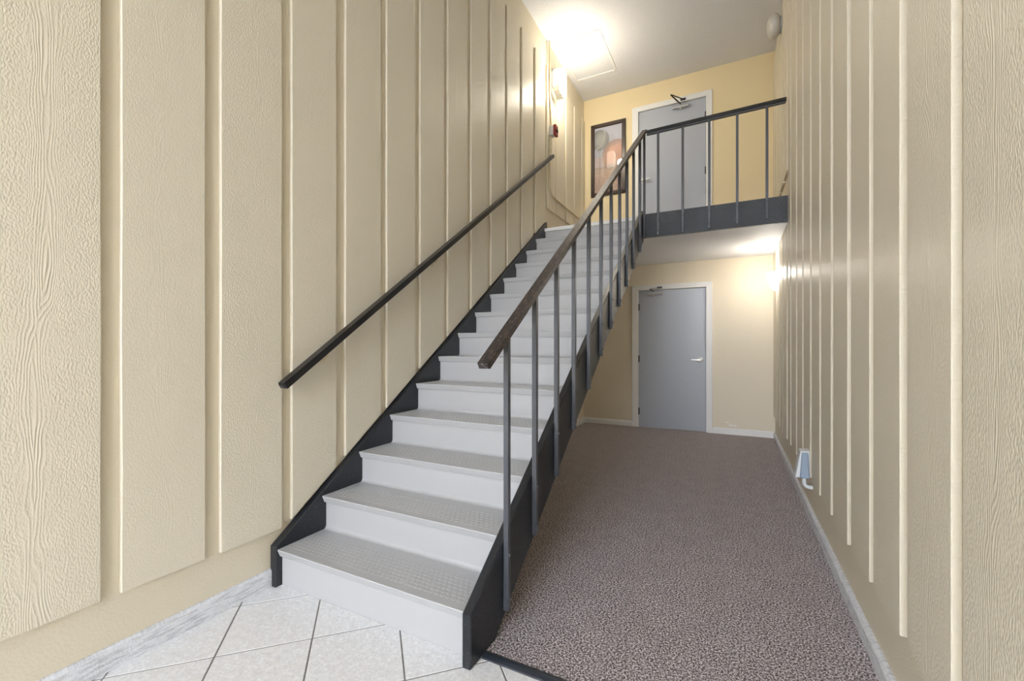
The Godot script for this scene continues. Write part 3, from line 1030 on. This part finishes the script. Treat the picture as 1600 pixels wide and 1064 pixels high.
func build_small_things() -> void:
	# framed poster on the upper end wall
	var px0 := -1.979
	var px1 := -1.441
	var py0 := 3.53
	var py1 := 4.655
	var pc := thing("framed_picture", "tall framed poster of a stitched ball, hung beside the upper door", "picture", Vector3((px0 + px1) / 2, py0, BACK_Z))
	var hw := (px1 - px0) / 2
	var h := py1 - py0
	var b := 0.058
	for s in [[Vector2(-hw, 0), Vector2(hw, 0), Vector2(hw - b, b), Vector2(-hw + b, b)], [Vector2(hw, 0), Vector2(hw, h), Vector2(hw - b, h - b), Vector2(hw - b, b)], [Vector2(hw, h), Vector2(-hw, h), Vector2(-hw + b, h - b), Vector2(hw - b, h - b)], [Vector2(-hw, h), Vector2(-hw, 0), Vector2(-hw + b, b), Vector2(-hw + b, h - b)]]:
		var g := Geo.new()
		g.prism(PackedVector2Array(s), Vector3.ZERO, Vector3.RIGHT, Vector3.UP, Vector3.BACK, 0.0, 0.030, 0.007)
		put("frame_bar", g, M.frame, pc)
	var g := Geo.new()
	g.mode = 2
	g.org = Vector3(-hw + b, b, 0)
	g.uv_scale = Vector2(1.0 / (2 * hw - 2 * b), -1.0 / (h - 2 * b))
	g.uv_off = Vector2(0, 1)
	g.box(Vector3(-hw + b - 0.004, b - 0.004, 0.002), Vector3(hw - b + 0.004, h - b + 0.004, 0.010))
	put("poster", g, M.print, pc)
	g = Geo.new()
	g.box(Vector3(-hw + b - 0.004, b - 0.004, 0.013), Vector3(hw - b + 0.004, h - b + 0.004, 0.016))
	put("glazing", g, M.glass, pc)

	# conduits on the left wall of the landing
	var cx := LEFT_FACE + 0.011
	g = Geo.new()
	var p := PackedVector3Array([Vector3(cx, CEIL_Y - 0.002, -5.105), Vector3(cx, 4.45, -5.11), Vector3(cx, 4.10, -5.15), Vector3(cx, 3.98, -5.165)])
	g.tube(p, 0.0095, 10)
	tag(put("conduit", g, M.pale_conduit), "beige conduit dropping from the ceiling to the red alarm box", "conduit")
	g = Geo.new()
	p = PackedVector3Array([Vector3(cx, 3.93, -5.165), Vector3(cx, 3.75, -5.12), Vector3(cx, 3.55, -5.10), Vector3(cx, 3.30, -5.11)])
	for k in 7:
		var a := PI / 2 * k / 6
		p.append(Vector3(cx, 3.27 - 0.13 * sin(a), -5.11 - 0.15 * (1 - cos(a))))
	p.append(Vector3(cx, 3.135, -6.0))
	p.append(Vector3(cx, 3.13, BACK_Z + 0.002))
	g.tube(p, 0.0095, 10)
	tag(put("conduit", g, M.pale_conduit), "beige conduit bending from the alarm box along the landing wall", "conduit")

	# fire alarm
	var fa := thing("fire_alarm", "small red and grey fire alarm box above the end of wall handrail", "alarm", Vector3(LEFT_FACE, 3.955, -5.165))
	g = Geo.new()
	g.box(Vector3(-0.001, -0.06, -0.045), Vector3(0.055, 0.06, 0.045), 0.004)
	put("back_box", g, M.grey_metal, fa)
	g = Geo.new()
	g.box(Vector3(0.055, -0.065, -0.05), Vector3(0.085, 0.065, 0.05), 0.006)
	put("red_cover", g, M.red, fa)
	g = Geo.new()
	g.box(Vector3(0.085, -0.015, -0.03), Vector3(0.094, 0.012, 0.03), 0.003)
	put("pull_bar", g, M.dark, fa)

	# wall box low on the right wall
	var bx := thing("wall_box", "blue-grey metal box with tapered cover low on the right wall", "box", Vector3(RIGHT_FACE, 0.30, -3.60))
	g = Geo.new()
	g.prism(PackedVector2Array([Vector2(0.0, 0.0), Vector2(0.0, 0.190), Vector2(0.055, 0.185), Vector2(0.085, 0.0)]), Vector3.ZERO, Vector3.LEFT, Vector3.UP, Vector3.FORWARD, 0.0, 0.10, 0.003)
	put("back_box", g, M.pale_box, bx)
	g = Geo.new()
	g.prism(PackedVector2Array([Vector2(0.004, 0.004), Vector2(0.012, 0.178), Vector2(0.047, 0.178), Vector2(0.060, 0.004)]), Vector3(0, 0, 0.0), Vector3.LEFT, Vector3.UP, Vector3.BACK, 0.0, 0.022, 0.004)
	put("tapered_cover", g, M.grey_box, bx)
	g = Geo.new()
	g.tube(PackedVector3Array([Vector3(-0.03, 0.002, -0.03), Vector3(-0.03, -0.03, -0.03), Vector3(-0.027, -0.05, -0.03), Vector3(-0.015, -0.062, -0.03), Vector3(0.010, -0.066, -0.03), Vector3(0.020, -0.066, -0.03)]), 0.014, 12)
	put("pipe_elbow", g, M.pale_box, bx)

	# access hatch in the ceiling
	var ht := thing("ceiling_hatch", "flat white access panel in the ceiling by the left wall", "ceiling hatch", Vector3(-1.74, CEIL_Y, -5.62))
	g = Geo.new()
	g.box(Vector3(-0.27, -0.004, 0.42), Vector3(0.27, 0.0, -0.42), 0.001)
	put("panel", g, M.ceiling, ht)
	for s in [[Vector3(-0.295, -0.012, 0.445), Vector3(-0.265, 0.0, -0.445)], [Vector3(0.265, -0.005, 0.445), Vector3(0.295, 0.0, -0.445)], [Vector3(-0.264, -0.012, -0.415), Vector3(0.264, 0.0, -0.445)], [Vector3(-0.264, -0.012, 0.445), Vector3(0.264, 0.0, 0.415)]]:
		g = Geo.new()
		g.box(s[0], s[1], 0.002)
		put("trim_strip", g, M.white_trim, ht)

	# chipped filler low on the end wall
	for s in [[-0.06, 0.165, 0.028, 0.010], [0.0, 0.128, 0.052, 0.016]]:
		g = Geo.new()
		var pts := PackedVector2Array()
		for k in 12:
			var a := TAU * k / 12
			var r := rng.randf_range(0.6, 1.15)
			pts.append(Vector2(cos(a) * s[2] * r, sin(a) * s[3] * r + 0.004 * sin(3 * a)))
		g.prism(pts, Vector3(s[0], s[1], BACK_Z), Vector3.RIGHT, Vector3.UP, Vector3.BACK, -0.001, 0.0018, 0.0004)
		put("filler_patch", g, M.patch, get_node("wall_back"))
